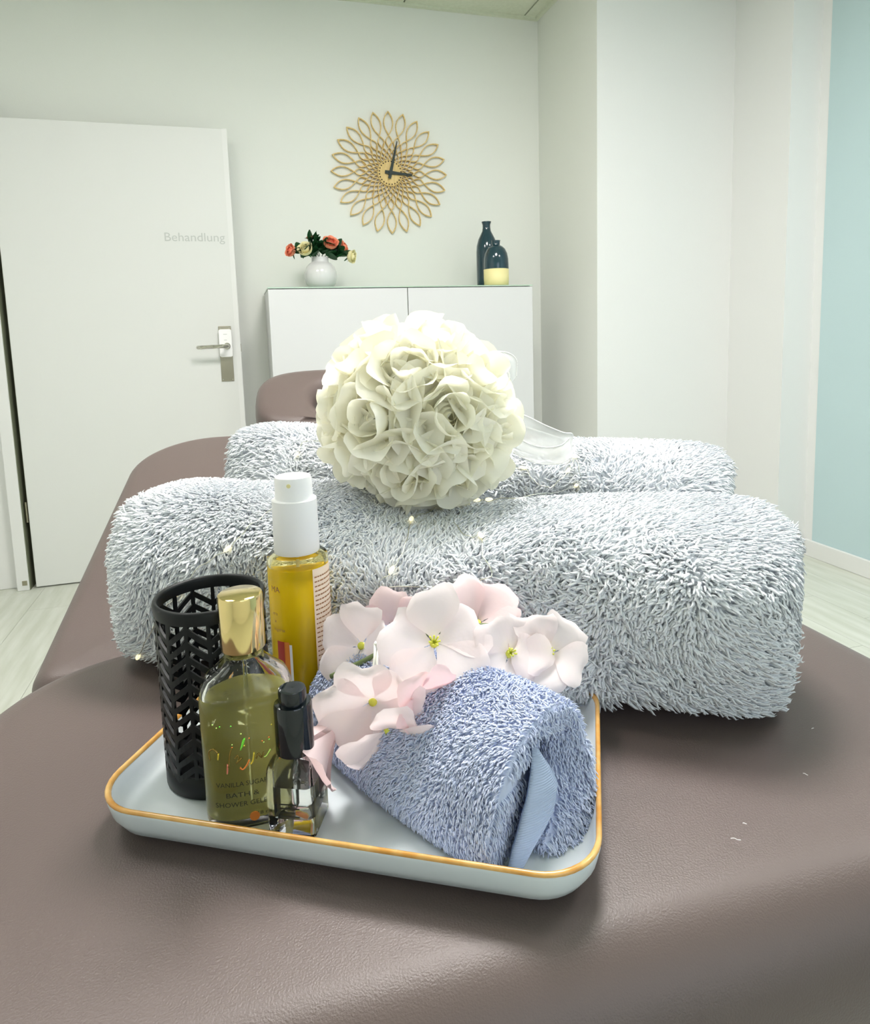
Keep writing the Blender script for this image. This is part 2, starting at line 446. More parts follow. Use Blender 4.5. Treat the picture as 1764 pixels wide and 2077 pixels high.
def bud_mesh(name, s, turns=2.6, h=1.0):
    """rolled-up heart of a rose"""
    V = []; F = []; N = 44; K = 5
    for i in range(N+1):
        t = i/N; a = t*turns*2*math.pi; r0 = s*(.10 + .30*t)
        for k in range(K+1):
            v = k/K
            r = r0*(.55 + .75*math.sin(math.pi*(.18+.62*v))) ; z = s*h*(-.15 + (.95-.25*t)*v) + s*.03*math.sin(3*a)*v
            V.append((r*math.cos(a), r*math.sin(a), z))
    for i in range(N):
        for k in range(K):
            a = i*(K+1)+k; F.append((a, a+K+1, a+K+2, a+1))
    return mesh(name, V, F)

def rose_petal_set(s):
    """three rings of petal meshes at scale s, two variants each"""
    ring = []
    for (rr, hh, dp, ruf) in (
        ([.18, .40, .50, .50, .46], [0, .25, .50, .72, .86], 1.05, .03),
        ([.20, .50, .66, .74, .86], [0, .16, .40, .62, .72], .95, .06),
        ([.22, .58, .86, 1.08, 1.24], [-.05, .04, .22, .36, .30], .78, .09),
        ([.20, .62, .80, .82, .92], [-.20, .0, .28, .56, .66], .80, .04)):
        ring.append([patch([x*s for x in rr], [x*s for x in hh], dp, 7, 6, ruf*s, .5, seed=11+q) for q in range(3)])
    return ring

# ------------------------------------------------------------------ vase with roses
vprof = [(.030, 0), (.050, .006), (.066, .024), (.0730, .050), (.0715, .076), (.062, .100), (.048, .114), (.0390, .119), (.0375, .123), (.0375, .136), (.0388, .141), (.0355, .141), (.034, .12), (.034, .10)]
vs = MB().lathe(vprof, 40, cap1=False).build('flower_vase', M_vase, loc=(.3765, 3.08, ZT), smooth=True)
tag(vs, 'round glossy white vase holding roses on the cabinet', 'vase')
VB = Vector((.3765, 3.08, ZT + .122))
def leaf_mesh(l, w_, curl=.2):
    V = []; F = []; n = 6
    for i in range(n+1):
        t = i/n; ww = w_*math.sin(math.pi*min(1, t*.92+.04))**.8; z = -curl*l*t*t
        V += [(l*t, -ww, z+.15*ww), (l*t, 0, z-.1*ww), (l*t, ww, z+.15*ww)]
    for i in range(n):
        a = 3*i; F += [(a, a+3, a+4, a+1), (a+1, a+4, a+5, a+2)]
    return mesh('leaf', V, F)
LEAF = leaf_mesh(.054, .022); LEAF.materials.append(M_leaf)
LEAF_S = leaf_mesh(.026, .0045); LEAF_S.materials.append(M_leaf)
def dirm(loc, d, roll=0):
    d = Vector(d).normalized(); q = Vector((1, 0, 0)).rotation_difference(d)
    return Matrix.Translation(Vector(loc)) @ q.to_matrix().to_4x4() @ Matrix.Rotation(roll, 4, 'X')
def vase_rose(c, n, s, m_in, m_out, label, leaves=5, closed=False):
    c = Vector(c); n = Vector(n).normalized()
    st = catmull([VB + Vector((0, 0, -.09)), VB + (c-VB)*.12, VB.lerp(c, .55) + Vector((0, 0, .012)), c - n*s*.3], 5)
    R = empty('rose', VB)
    I = Matrix.Translation(-VB)
    def ch(name, me, ma, mt):
        o = obj(name, me, ma, R); o.matrix_basis = I @ mt; return o
    ch('stem', MB().tube(st, .0019, 6).mesh('stem', True), M_leaf, Matrix.Identity(4))
    ch('bloom', bud_mesh('bloom', s*1.05), m_in, axis_matrix(c, n))
    rs = rose_petal_set(s)
    sets = ((0, 3, 0.3), (1, 4, .9)) + (() if closed else ((3, 5, .2),))
    for ri, cnt, off in sets:
        for k in range(cnt):
            me = rs[ri][k % 3]
            if not me.materials: me.materials.append(m_out)
            ch('petal', me, None, axis_matrix(c - n*s*(.15 if ri < 2 else .10), n, off + 2*math.pi*k/cnt))
    for k in range(5):
        a = 2*math.pi*k/5; q = axis_matrix(c - n*s*.2, n, a)
        ch('sepal', LEAF_S, None, q @ dirm((s*.2, 0, 0), (1, 0, .7 if closed else -.2)))
    for k in range(leaves):
        t = .30 + .5*k/max(1, leaves); P = VB.lerp(c, t) + Vector((0, -.004, .01))
        side = Vector((random.uniform(-1, 1), random.uniform(-1.0, .0), random.uniform(-.1, .9))) + (c-VB).normalized()*.7
        ch('leaf', LEAF, None, dirm(P, side, random.uniform(-1, 1)))
    tag(R, label, 'rose', 'roses in the white vase'); return R
vase_rose((.418, 3.035, 1.458), (.15, -.75, .70), .040, M_coral, M_coral2, 'largest coral rose at the top of the white vase', 9)
vase_rose((.311, 3.02, 1.430), (-.35, -.75, .55), .038, M_cream, M_cream, 'cream rose left of the middle of the white vase', 9)
vase_rose((.254, 3.04, 1.430), (-.8, -.5, .25), .032, M_coral, M_coral2, 'small coral rose drooping far left of the vase', 9)
vase_rose((.478, 3.08, 1.450), (.75, -.4, .4), .032, M_coral2, M_coral2, 'coral rose half hidden right behind the largest one', 9)
vase_rose((.503, 3.03, 1.408), (.8, -.5, -.15), .034, M_cream, M_cream, 'cream rose hanging lowest on the right of the vase', 9)
vase_rose((.336, 3.08, 1.490), (-.2, -.1, 1), .018, M_coral2, M_coral2, 'tiny peach rosebud standing tallest among the leaves', 9, True)
vase_rose((.366, 3.09, 1.485), (.1, -.1, 1), .022, M_cream, M_cream, 'pale rosebud with green sepals behind the coral rose', 9, True)

# ------------------------------------------------------------------ two bottle vases
tb = MB().lathe([(.044, 0), (.0505, .006), (.0515, .05), (.0515, .170), (.049, .200), (.041, .230), (.030, .252), (.0215, .268), (.0185, .285), (.0185, .298), (.0225, .310), (.0235, .313), (.0190, .313), (.0150, .300), (.014, .28)], 40, cap1=False).build('bottle_vase', M_navy, loc=(1.1835, 3.105, ZT), smooth=True)
tag(tb, 'tall dark blue ceramic bottle vase standing at the back', 'vase', 'dark bottle vases on the cabinet')
sb = empty('bottle_vase', (1.188, 3.0, ZT))
MB().lathe([(.050, .0), (.0575, .005), (.0588, .03), (.0590, .078)], 40).build('lower_body', M_yellow, sb, smooth=True)
MB().lathe([(.0590, .078), (.0588, .100), (.0575, .125), (.053, .150), (.044, .170), (.031, .183), (.022, .187), (.0195, .191), (.0205, .206), (.0225, .210), (.018, .210), (.016, .195)], 40, cap0=False, cap1=False).build('upper_body', M_navy, sb, smooth=True)
tag(sb, 'short bottle vase, dark blue above and yellow below', 'vase', 'dark bottle vases on the cabinet')

# ------------------------------------------------------------------ wall clock
CK = empty('wall_clock', (.768, 3.328, 1.842))
CK.rotation_euler = (math.pi/2, 0, 0)      # local xy in the wall plane, z towards the room
RC = .291
def lens(r0, r1, hw, bw, th, z0, pw=1.0):
    """pointed oval ring between radius r0 and r1"""
    n = 10; out = []; inn = []
    L = r1 - r0
    def side(hw_, a, b):
        return [(a + (b-a)*i/n, hw_*math.sin(math.pi*(i/n)**pw)**.85) for i in range(n+1)]
    A = side(hw, r0, r1); B = side(max(hw-bw, .0008), r0+bw*1.8, r1-bw*1.8)
    out = A + [(x, -y) for x, y in A[-2:0:-1]]; inn = B + [(x, -y) for x, y in B[-2:0:-1]]
    N = len(out); V = [(x, y, z0) for x, y in out] + [(x, y, z0) for x, y in inn] + [(x, y, z0+th) for x, y in out] + [(x, y, z0+th) for x, y in inn]
    F = []
    for k in range(N):
        q = (k+1) % N
        F += [(2*N+k, 2*N+q, 3*N+q, 3*N+k), (k, N+k, N+q, q), (k, q, 2*N+q, 2*N+k), (N+k, 3*N+k, 3*N+q, N+q)]
    me = mesh('petal', V, F, False); me.materials.append(M_bamboo); return me
rings = [(.600, 1.0, .0245, .0042, .010, 0.0), (.395, .612, .0165, .0036, .010, 0.0), (.290, .420, .0120, .0030, .010, 0), (.195, .305, .0085, .0028, .010, 0),
         (.330, .520, .0150, .0032, .006, .5), (.235, .360, .0105, .0030, .006, .5)]
for r0, r1, hw, bw, th, off in rings:
    z0 = .004 if off == 0 else .001
    me = lens(RC*r0, RC*r1, hw, bw, th, z0 if off == 0 else 0.0, 1.08)
    for k in range(24):
        obj('petal', me, None, CK, rot=(0, 0, 2*math.pi*(k+off)/24))
MB().lathe([(RC*.215, 0), (RC*.215, .013), (RC*.205, .014)], 48).build('hub', M_bamboo, CK)
for k in range(24):
    a = 2*math.pi*(k+.5)/24
    MB().lathe([(.0035, 0), (.0035, .0006)], 10).build('drilled_hole', M_hole, CK, loc=(RC*.188*math.cos(a), RC*.188*math.sin(a), .014))
def hand(l, tail, w0, w1, ang, z):
    P = [(-tail, -w0*.9), (0, -w0), (l*.3, -w0*.8), (l, -w1), (l+.002, 0), (l, w1), (l*.3, w0*.8), (0, w0), (-tail, w0*.9)]
    return MB().prism(P, z, z+.002).lathe([(w0*1.3, z), (w0*1.3, z+.003)], 16), ang
h_, a_ = hand(.108, .028, .0085, .0045, -5, .020); h_.build('hour_hand', M_hand, CK, rot=(0, 0, math.radians(a_)))
h_, a_ = hand(.150, .030, .0080, .0026, 76, .024); h_.build('minute_hand', M_hand, CK, rot=(0, 0, math.radians(a_)))
MB().lathe([(.006, .012), (.006, .028)], 16).build('spindle', M_hand, CK)
tag(CK, 'round bamboo sunburst wall clock with black hands above the cabinet', 'clock')

# ------------------------------------------------------------------ massage table
PHI = math.radians(-1.0)
BT = empty('massage_table', (.157, .45, 0), PHI)
def cushion(w_, d_, r, th, edge=.026, crown=.006, n=14, corner=None, edgez=None):
    """rounded cushion centred in plan, top at z = 0 at the crown edge"""
    cs = corner or (r, r, r, r); ez = edgez or edge
    def outline(ins):
        P = []
        for (cx, cy, a0, rc) in ((1, 1, 0, cs[0]), (-1, 1, 90, cs[1]), (-1, -1, 180, cs[2]), (1, -1, 270, cs[3])):
            for k in range(n+1):
                a = math.radians(a0 + 90*k/n); x = cx*(w_/2-rc); y = cy*(d_/2-rc)
                q = rc - ins
                if q >= 0: P.append((x + q*math.cos(a), y + q*math.sin(a)))
                else: P.append((x + q*cx, y + q*cy))
        return P
    rings_ = [(edge, -th), (edge*.4, -th+edge*.2), (0, -th+edge*.6)]
    for k in range(0, 9):
        a = math.pi/2*k/8; rings_.append((edge*(1-math.cos(a)), -ez + ez*math.sin(a)))
    base_ins = edge
    V = []; F = []; rows = 0
    for ins, z in rings_:
        V += [(x, y, z) for x, y in outline(ins)]; rows += 1
    last = outline(base_ins); N = len(last)
    for k in range(1, 7):
        t = k/6.4; V += [(x*(1-t), y*(1-t), crown*(1-(1-t)**2)) for x, y in last]; rows += 1
    for i in range(rows-1):
        for k in range(N):
            q = (k+1) % N; F.append((i*N+k, i*N+q, (i+1)*N+q, (i+1)*N+k))
    F.append(tuple(range(N))[::-1]); F.append(tuple((rows-1)*N+k for k in range(N)))
    return mesh('cushion', V, F)
# near section
obj('near_cushion', cushion(.82, .488, .10, .12, edge=.048, edgez=.060, crown=.004, corner=(.07, .15, .10, .10)), M_leather, BT, loc=(.003, .035, .746))
# far section tilts up away from the camera
TILT = math.radians(14.2)
o = obj('back_cushion', cushion(.83, .70, .10, .085, crown=.004, corner=(.20, .15, .03, .03)), M_leather, BT)
o.location = (.026, .285 + .35*math.cos(TILT), .692 + .35*math.sin(TILT)); o.rotation_euler = (TILT, 0, math.radians(-3))
# head section with a face opening
HT = math.radians(22)
def headrest():
    n = 48; w_, d_, th = .40, .30, .07
    def sup(a, A, B, e=.62):
        c, s_ = math.cos(a), math.sin(a)
        return (A*math.copysign(abs(c)**e, c), B*math.copysign(abs(s_)**e, s_))
    def hol(a, k): return (.062*k*math.cos(a), -.02 + .085*k*math.sin(a))
    rows = []
    for ins, z in ((.02, -th), (0, -th+.02), (0, -.03), (.004, -.014), (.012, -.004), (.028, .0)):
        rows.append([(*sup(2*math.pi*k/n, w_/2-ins, d_/2-ins), z) for k in range(n)])
    for kk, z in ((1.5, .001), (1.28, -.002), (1.1, -.012), (1.0, -.030), (.98, -th)):
        rows.append([(*hol(2*math.pi*k/n, kk), z) for k in range(n)])
    V = [v for r_ in rows for v in r_]; F = []
    R_ = len(rows)
    for i in range(R_):
        j = (i+1) % R_
        for k in range(n):
            q = (k+1) % n; F.append((i*n+k, i*n+q, j*n+q, j*n+k))
    return mesh('head_cushion', V, F)
o = obj('head_cushion', headrest(), M_leather, BT); o.location = (.052, 1.165, .921); o.rotation_euler = (HT, 0, math.radians(-3))
MB().box(-.30, .30, -.16, .24, .60, .63).build('near_board', M_under, BT)
o = MB().box(-.33, .33, -.31, .31, -.13, -.088).build('back_board', M_under, BT); o.location = (.008, .285 + .35*math.cos(TILT), .692 + .35*math.sin(TILT)); o.rotation_euler = (TILT, 0, 0)
MB().box(-.24, .24, -.18, .86, .50, .60).build('chassis', M_frame, BT)
MB().tube([(0, .92, .80), (0, 1.15, .862)], .02, 10).build('head_bracket', M_frame, BT)
for sx in (-.2, .2):
    MB().box(sx-.03, sx+.03, .0, .70, .06, .50).build('column', M_frame, BT)
MB().box(-.30, .30, -.20, .95, .0, .06).build('foot_frame', M_frame, BT)
tag(BT, 'brown leather massage table with raised back and head section', 'massage table')
ZB = .75

# ------------------------------------------------------------------ towels
AX = np.array([.866, -.5]); BX = np.array([.5, .866])
def vnoise(x, y, s):
    return (math.sin(x*1.7*s + y*2.3*s + 1.3) + math.sin(x*3.1*s - y*1.9*s + .4)*.6 + math.sin(-x*2.2*s + y*4.1*s + 2.2)*.4) / 2
def towel_point(P, t, th):
    """P = dict(c, z0, L, A, B, ...); t in -1..1 along, th angle around (0 = back, pi = front, pi/2 = top)"""
    L = P['L']
    e = max(0.0, 1 - abs(t)**P.get('endpow', 7)) ** .33
    A = P['A']*(.80 + .20*e) if abs(t) < 1 else P['A']*.80
    c_, s_ = math.cos(th), math.sin(th)
    top = P['B'] * (1 + P['slope']*t) + P['lump']*vnoise(t*3, th, 1.0)
    top += P['sag'] * math.exp(-((t - P['sagt'])/.34)**2)
    lo = P['B']
    d = A*math.copysign(abs(c_)**(P['ex'] if s_ > 0 else .33), c_)
    if s_ > 0: d += P['lean']*s_ ; z = top*abs(s_)**P['ez']
    else: z = -lo*abs(s_)**.5
    d += P['lump']*vnoise(th*1.3, t*2.6, 1.4)
    d *= .45 + .55*e
    z = z*((.84 + .16*e) if s_ > 0 else 1.0)
    tt = t*L/2 + P.get('skew', 0)*(s_)*np.sign(t)*abs(t)**3
    x, y = P['c'][0] + AX[0]*tt + BX[0]*d, P['c'][1] + AX[1]*tt + BX[1]*d
    return np.array([x, y, P['z0'] + lo + z])
def towel_mesh(P, nt=56, na=56):
    G = np.zeros((nt+1, na, 3))
    for i in range(nt+1):
        t = -1 + 2*i/nt; t = math.copysign(abs(t)**.8, t)
        for k in range(na): G[i, k] = towel_point(P, t, 2*math.pi*k/na)
    V = G.reshape(-1, 3); Q = []
    for i in range(nt):
        for k in range(na):
            q = (k+1) % na; Q.append((i*na+k, i*na+q, (i+1)*na+q, (i+1)*na+k))
    # caps towards the end centres
    c0 = G[0].mean(0); c1 = G[-1].mean(0)
    V = np.vstack([V, c0, c1]); n0 = (nt+1)*na
    T = [(n0, (k+1) % na, k) for k in range(na)] + [(n0+1, nt*na+k, nt*na+(k+1) % na) for k in range(na)]
    return V, np.array(Q), np.array(T)

def tri_sample(V, Tri, n, keep=None):
    a, b, c = V[Tri[:, 0]], V[Tri[:, 1]], V[Tri[:, 2]]
    nr = np.cross(b-a, c-a); ar = np.linalg.norm(nr, axis=1); nrm = nr/np.maximum(ar[:, None], 1e-12)
    w_ = ar.copy()
    if keep is not None: w_ *= keep((a+b+c)/3, nrm)
    idx = rng.choice(len(Tri), n, p=w_/w_.sum())
    u, v = rng.random(n), rng.random(n); f = u+v > 1; u[f], v[f] = 1-u[f], 1-v[f]
    Pp = a[idx] + (b-a)[idx]*u[:, None] + (c-a)[idx]*v[:, None]
    return Pp, nrm[idx], idx

def strands(name, Pp, Nn, length, rad, comb, jitter, droop=0.3, sides=3):
    """curved tapered loops of terry: comb is a unit direction field laid along the surface"""
    n = len(Pp)
    L = length*(.7 + .6*rng.random(n)); R = rad*(.75 + .5*rng.random(n))
    tn = comb - (comb*Nn).sum(1)[:, None]*Nn
    tn += jitter*rng.normal(size=(n, 3)); tn -= (tn*Nn).sum(1)[:, None]*Nn
    ln = np.linalg.norm(tn, axis=1)[:, None]; tn = tn/np.maximum(ln, 1e-6)
    bn = np.cross(Nn, tn)
    tilt = .55 + .55*rng.random(n)
    rings_ = []
    for s_, up, fw, rs in ((0, -.12, 0, 1.0), (.5, .52, .38, 1.0), (1.0, .78, .95, .62)):
        c = Pp + Nn*(L*up)[:, None] + tn*(L*fw*tilt)[:, None] + bn*(L*s_*.12*rng.normal(size=n))[:, None]
        ring = []
        # frame across the strand
        d2 = Nn*(.55 if s_ else 0) - tn*(.75 if s_ else 1)
        for k in range(sides):
            a = 2*math.pi*k/sides + .5
            ring.append(c + (bn*math.cos(a) + d2*math.sin(a))*(R*rs)[:, None])
        rings_.append(np.stack(ring, 1))
    tip = Pp + Nn*(L*.80)[:, None] + tn*(L*1.18*tilt)[:, None]
    V = np.concatenate([*rings_, tip[:, None, :]], 1)          # n, 3*sides+1, 3
    m_ = 3*sides + 1
    Q = []; T = []
    for r in range(2):
        for k in range(sides):
            q = (k+1) % sides; Q.append((r*sides+k, r*sides+q, (r+1)*sides+q, (r+1)*sides+k))
    for k in range(sides): T.append((2*sides+k, 2*sides+(k+1) % sides, 3*sides))
    off = (np.arange(n)*m_)[:, None, None]
    Q = (np.array(Q)[None] + off).reshape(-1, 4); T = (np.array(T)[None] + off).reshape(-1, 3)
    return mesh_np(name, V.reshape(-1, 3), Q, T)

def smooth_field(Pp, scale, seed):
    rs = np.random.default_rng(seed); out = np.zeros_like(Pp)
    for _ in range(5):
        k = rs.normal(size=(3, 3))*scale; ph = rs.uniform(0, 6.28, 3)
        out += np.sin(Pp @ k.T + ph)
    return out/2.2

def towel(P, n, label, group=None):
    V, Q, T = towel_mesh(P)
    Tri = np.vstack([Q[:, [0, 1, 2]], Q[:, [0, 2, 3]], T])
    me = mesh_np('bath_towel', V, Q, T)
    o = obj('bath_towel', me, M_towel)
    keep = lambda c, nn: (np.where(nn[:, 2] < -.6, 0, 1) * np.where((nn[:, 1]*.9 + nn[:, 0]*.3 > .55) & (nn[:, 2] < .3), .25, 1.0))
    Pp, Nn, _ = tri_sample(V, Tri, n, keep)
    comb = np.tile(np.array([.15, -.35, -.75]), (n, 1)) + 1.0*smooth_field(Pp, 26, 3) + np.sign((Pp[:, :2]-np.array(P['c'])) @ AX)[:, None]*np.clip(np.abs((Pp[:, :2]-np.array(P['c'])) @ AX)/.28, 0, 1)[:, None]**4*np.array([AX[0], AX[1], 0])*1.5
    pl = obj('pile', strands('pile', Pp, Nn, .0084, .00135, comb, .5), M_towel, o)
    tag(pl, kind='stuff'); tag(o, label, 'towel', group); return o
TW1 = dict(c=(.1630, .5915), z0=.752, L=.597, A=.094, B=.0695, slope=-.05, lump=.006, sag=-.012, sagt=.08, ex=.60, ez=.58, lean=.010, skew=.007, endpow=13)
TW2 = dict(c=(.274, .815), z0=.741, L=.62, A=.090, B=.086, slope=-.16, lump=.006, sag=-.012, sagt=0, ex=.65, ez=.62, lean=.0, skew=.005, endpow=12)
towel(TW1, 56000, 'thick fluffy grey bath towel lying nearest, folded behind the tray', 'grey bath towels')
towel(TW2, 34000, 'fluffy grey bath towel lying behind the other, under the flower ball', 'grey bath towels')

# ------------------------------------------------------------------ tray
TU = Vector((.870, -.492, 0)); TN = Vector((.492, .870, 0)); TA = math.atan2(-.492, .870)
tc_ = TU*(-.1495) + TN*(.414)
TR = empty('serving_tray', (tc_.x, tc_.y, ZB + .001), TA)
TWd, TDp, TH = .307, .202, .0245
def ringpts(ins, r, z, n=10):
    return [(x, y, z) for x, y in rrect(TWd - 2*ins, TDp - 2*ins, max(r - ins*.6, .004), n)]
prof = [(.030, .030, .0), (.013, .034, .0), (.0065, .034, .0035), (.0022, .034, .011), (.0002, .034, .020), (.0003, .034, .0228)]
inner = [(.0029, .034, .0220), (.0048, .034, .0150), (.0080, .034, .0095), (.0125, .034, .0070), (.022, .034, .0062)]
def loft(rings_, cap0=True, cap1=True):
    V = []; F = []; N = len(rings_[0])
    for r_ in rings_: V += r_
    for i in range(len(rings_)-1):
        for k in range(N):
            q = (k+1) % N; F.append((i*N+k, i*N+q, (i+1)*N+q, (i+1)*N+k))
    if cap0: F.append(tuple(range(N))[::-1])
    if cap1: F.append(tuple((len(rings_)-1)*N + k for k in range(N)))
    return V, F
V, F = loft([ringpts(*a) for a in prof] + [ringpts(.0016, .034, .0234)] + [ringpts(*a) for a in inner])
obj('dish', mesh('dish', V, F), M_tray, TR)
V, F = loft([ringpts(-.0001, .034, .0222), ringpts(-.0002, .034, .0231), ringpts(.0004, .034, .0239), ringpts(.0014, .034, .0243), ringpts(.0023, .034, .0239), ringpts(.0029, .034, .0230), ringpts(.0031, .034, .0218)], False, False)
tag(obj('glazed_rim', mesh('glazed_rim', V, F), M_rim, TR), 'amber brown glazed rim')
tag(TR, 'grey-blue ceramic tray with amber rim on the massage table', 'tray')
ZI = ZB + .0075

# ------------------------------------------------------------------ candle holder
CH = empty('candle_holder', (-.0290, .4590, ZI))
R0 = .0357; HC = .1255
MB().lathe([(R0, HC-.0085), (R0+.0006, HC-.002), (R0-.0004, HC), (R0-.0022, HC), (R0-.0030, HC-.002), (R0-.0026, HC-.0085)], 56, cap0=False, cap1=False).build('top_rim', M_black, CH, smooth=True)
MB().lathe([(R0-.001, 0), (R0, .001), (R0, .0150), (R0-.0014, .0150), (R0-.0014, .002), (.002, .002)], 56).build('base_band', M_black, CH, smooth=True)
NP = 16; rise = .0105
def arc_strip(a0, a1, zl0, zl1, hz, n=4):
    V = []; F = []
    for i in range(n+1):
        t = i/n; a = a0+(a1-a0)*t; z = zl0+(zl1-zl0)*t
        for r_, dz in ((R0, -hz/2), (R0, hz/2), (R0-.0016, hz/2), (R0-.0016, -hz/2)):
            V.append((r_*math.cos(a), r_*math.sin(a), z+dz))
    for i in range(n):
        for k in range(4):
            q = (k+1) % 4; F.append((4*i+k, 4*(i+1)+k, 4*(i+1)+q, 4*i+q))
    return mesh('slat', V, F, False)
dA = 2*math.pi/NP
sl = [arc_strip(0, dA, 0, rise, .0043), arc_strip(0, dA, rise, 0, .0043)]
for s_ in sl: s_.materials.append(M_black)
ub = MB()
V = []
bar = arc_strip(-.036, .036, 0, 0, HC-.0225, 2); bar.materials.append(M_black); bar.name = 'upright'
for k in range(NP):
    obj('upright', bar, None, CH, loc=(0, 0, .0145 + (HC-.0225)/2), rot=(0, 0, dA*k))
    z = .0120
    while z + rise*.35 < HC - .009:
        if z > .0085: obj('slat', sl[k % 2], None, CH, loc=(0, 0, z), rot=(0, 0, dA*k))
        z += .0092
tag(CH, 'black pierced metal candle holder with herringbone slots on the tray', 'candle holder')

# ------------------------------------------------------------------ bath gel bottle
BG = empty('bath_gel_bottle', (-.0085, .4060, ZI), math.radians(-2))
def oval_rings(spec, n=48, e=.72):
    out = []
    for a_, b_, z in spec:
        out.append([(a_*math.copysign(abs(math.cos(q))**e, math.cos(q)), b_*math.copysign(abs(math.sin(q))**e, math.sin(q)), z) for q in [2*math.pi*k/n for k in range(n)]])
    return out
HW, HD = .0278, .0180
outer = [(HW-.004, HD-.004, 0), (HW-.001, HD-.001, .0018), (HW, HD, .006), (HW, HD, .078), (HW-.0008, HD-.0004, .085), (HW-.004, HD-.002, .0915), (HW-.010, HD-.005, .0965), (.0136, .0118, .1000), (.0118, .0112, .1020), (.0112, .0112, .1085)]
innr = [(.0092, .0092, .1085), (.0096, .0092, .1005), (HW-.013, HD-.0075, .0945), (HW-.0070, HD-.0048, .0895), (HW-.0036, HD-.0030, .083), (HW-.0030, HD-.0026, .076), (HW-.0030, HD-.0026, .012), (HW-.0045, HD-.0040, .0065), (HW-.010, HD-.009, .0050)]
V, F = loft(oval_rings(outer) + oval_rings(innr)); gl = obj('glass_body', mesh('glass_body', V, F), M_glass, BG)
liq = [(HW-.0098, HD-.0088, .0051), (HW-.0044, HD-.0039, .0065), (HW-.0029, HD-.0025, .012), (HW-.0029, HD-.0025, .076), (HW-.0035, HD-.0029, .0815), (HW-.006, HD-.006, .0816)]
V, F = loft(oval_rings(liq)); obj('gel', mesh('gel', V, F), M_gel, BG)
for k in range(22):
    a = random.uniform(0, 6.28); r_ = random.uniform(.4, .95); br = random.uniform(.0006, .0017)
    MB().lathe([(br*math.sin(math.pi*i/6)+1e-5, -br*math.cos(math.pi*i/6)) for i in range(7)], 10).build('bubble', M_bubble, BG, smooth=True, loc=((HW-.0055)*r_*math.cos(a), (HD-.0055)*r_*math.sin(a), .0816 + br*.2))
MB().lathe([(.0013, .012), (.0013, .100)], 10).build('dip_tube', M_pipette, BG)
cp = MB().lathe([(.0131, .1085), (.0133, .1090), (.0133, .1400), (.0129, .1418), (.0119, .1425), (.0, .1426)], 48, cap0=True, cap1=False).build('gold_cap', M_gold, BG); smooth_angle(cp, 35)
tag(cp, 'shiny gold cap')
def on_oval(x, z, off=.0003):
    c_ = min(1, abs(x)/HW) ** (1/.72); q = math.acos(c_); y = -HD*math.sin(q)**.72
    return (x, y - off, z)
def wrap_oval(me, off=.0003):
    for v in me.vertices: v.co = Vector(on_oval(v.co.x, v.co.y, off))
    me.update(); return me
def put_text(s, size, cx, z, wid, ma):
    t = text_mesh(s, size, 0, 'lettering'); xs = [v.co.x for v in t.vertices]; w0 = max(xs)-min(xs)
    for v in t.vertices: v.co = Vector(((v.co.x-min(xs))*wid/w0 - wid/2 + cx, v.co.y + z, 0))
    wrap_oval(t); o = obj('lettering', t, ma, BG); return o
put_text('VANILLA SUGAR', .0042, -.005, .0300, .030, M_ink)
put_text('BATH &', .0042, -.005, .0232, .019, M_ink)
put_text('SHOWER GELEE', .0042, -.005, .0172, .032, M_ink)
put_text('118 ml', .0030, .006, .0100, .010, M_ink)
def stroke(P, ma, r=.00055):
    P3 = [on_oval(x, z, .0004) for x, z in P]
    o = MB().tube(catmull(P3, 4), r, 5).build('foil_script', ma, BG, smooth=True); return o
zs = .047
for pts, mi in (([(-.0225, 0), (-.0228, .005), (-.020, .0075), (-.0175, .005)], 4), ([(-.0178, .001), (-.0172, .005)], 3), ([(-.0120, -.004), (-.0108, .004), (-.0095, .0075)], 4), ([(-.0130, -.008), (-.0124, -.002)], 2),
                ([(-.0045, .006), (-.0030, .011), (-.0018, .013), (-.0032, .009), (-.0038, .0075)], 1), ([(-.0055, -.005), (-.004, -.0065), (-.0015, -.004), (.0, -.001)], 0), ([(.0005, -.004), (.002, -.002), (.003, .003)], 3),
                ([(-.008, .001), (-.0065, .003), (-.006, 0), (-.0075, -.002), (-.004, .001)], 4), ([(.004, -.001), (.0055, .002), (.007, -.001), (.0085, .002)], 4),
                ([(.0085, -.001), (.0100, -.0005), (.0125, .003)], 5), ([(.0165, .002), (.017, .005), (.0175, .0068)], 0), ([(.0168, -.006), (.0172, -.0035)], 0), ([(.018, .006), (.0195, .010)], 4)):
    stroke([(x, z+zs) for x, z in pts], M_foil[mi])
for k in range(16):
    x, z = random.uniform(-.02, .02), random.uniform(.055, .070)
    MB().lathe([(.0001, 0), (.0005, .0002), (.0001, .0004)], 8).build('foil_dot', M_foil[random.choice((0, 1, 3, 5))], BG, loc=on_oval(x, z, .0004), rot=(math.pi/2, 0, 0))
MB().lathe([(.0030, 0), (.0029, .0003), (.0001, .0004)], 20).build('foil_seal', M_foil[0], BG, loc=on_oval(.001, .0095, .0002), rot=(math.pi/2, 0, 0))
tag(BG, 'clear bottle of yellow bath gel with gold cap on the tray', 'bottle')

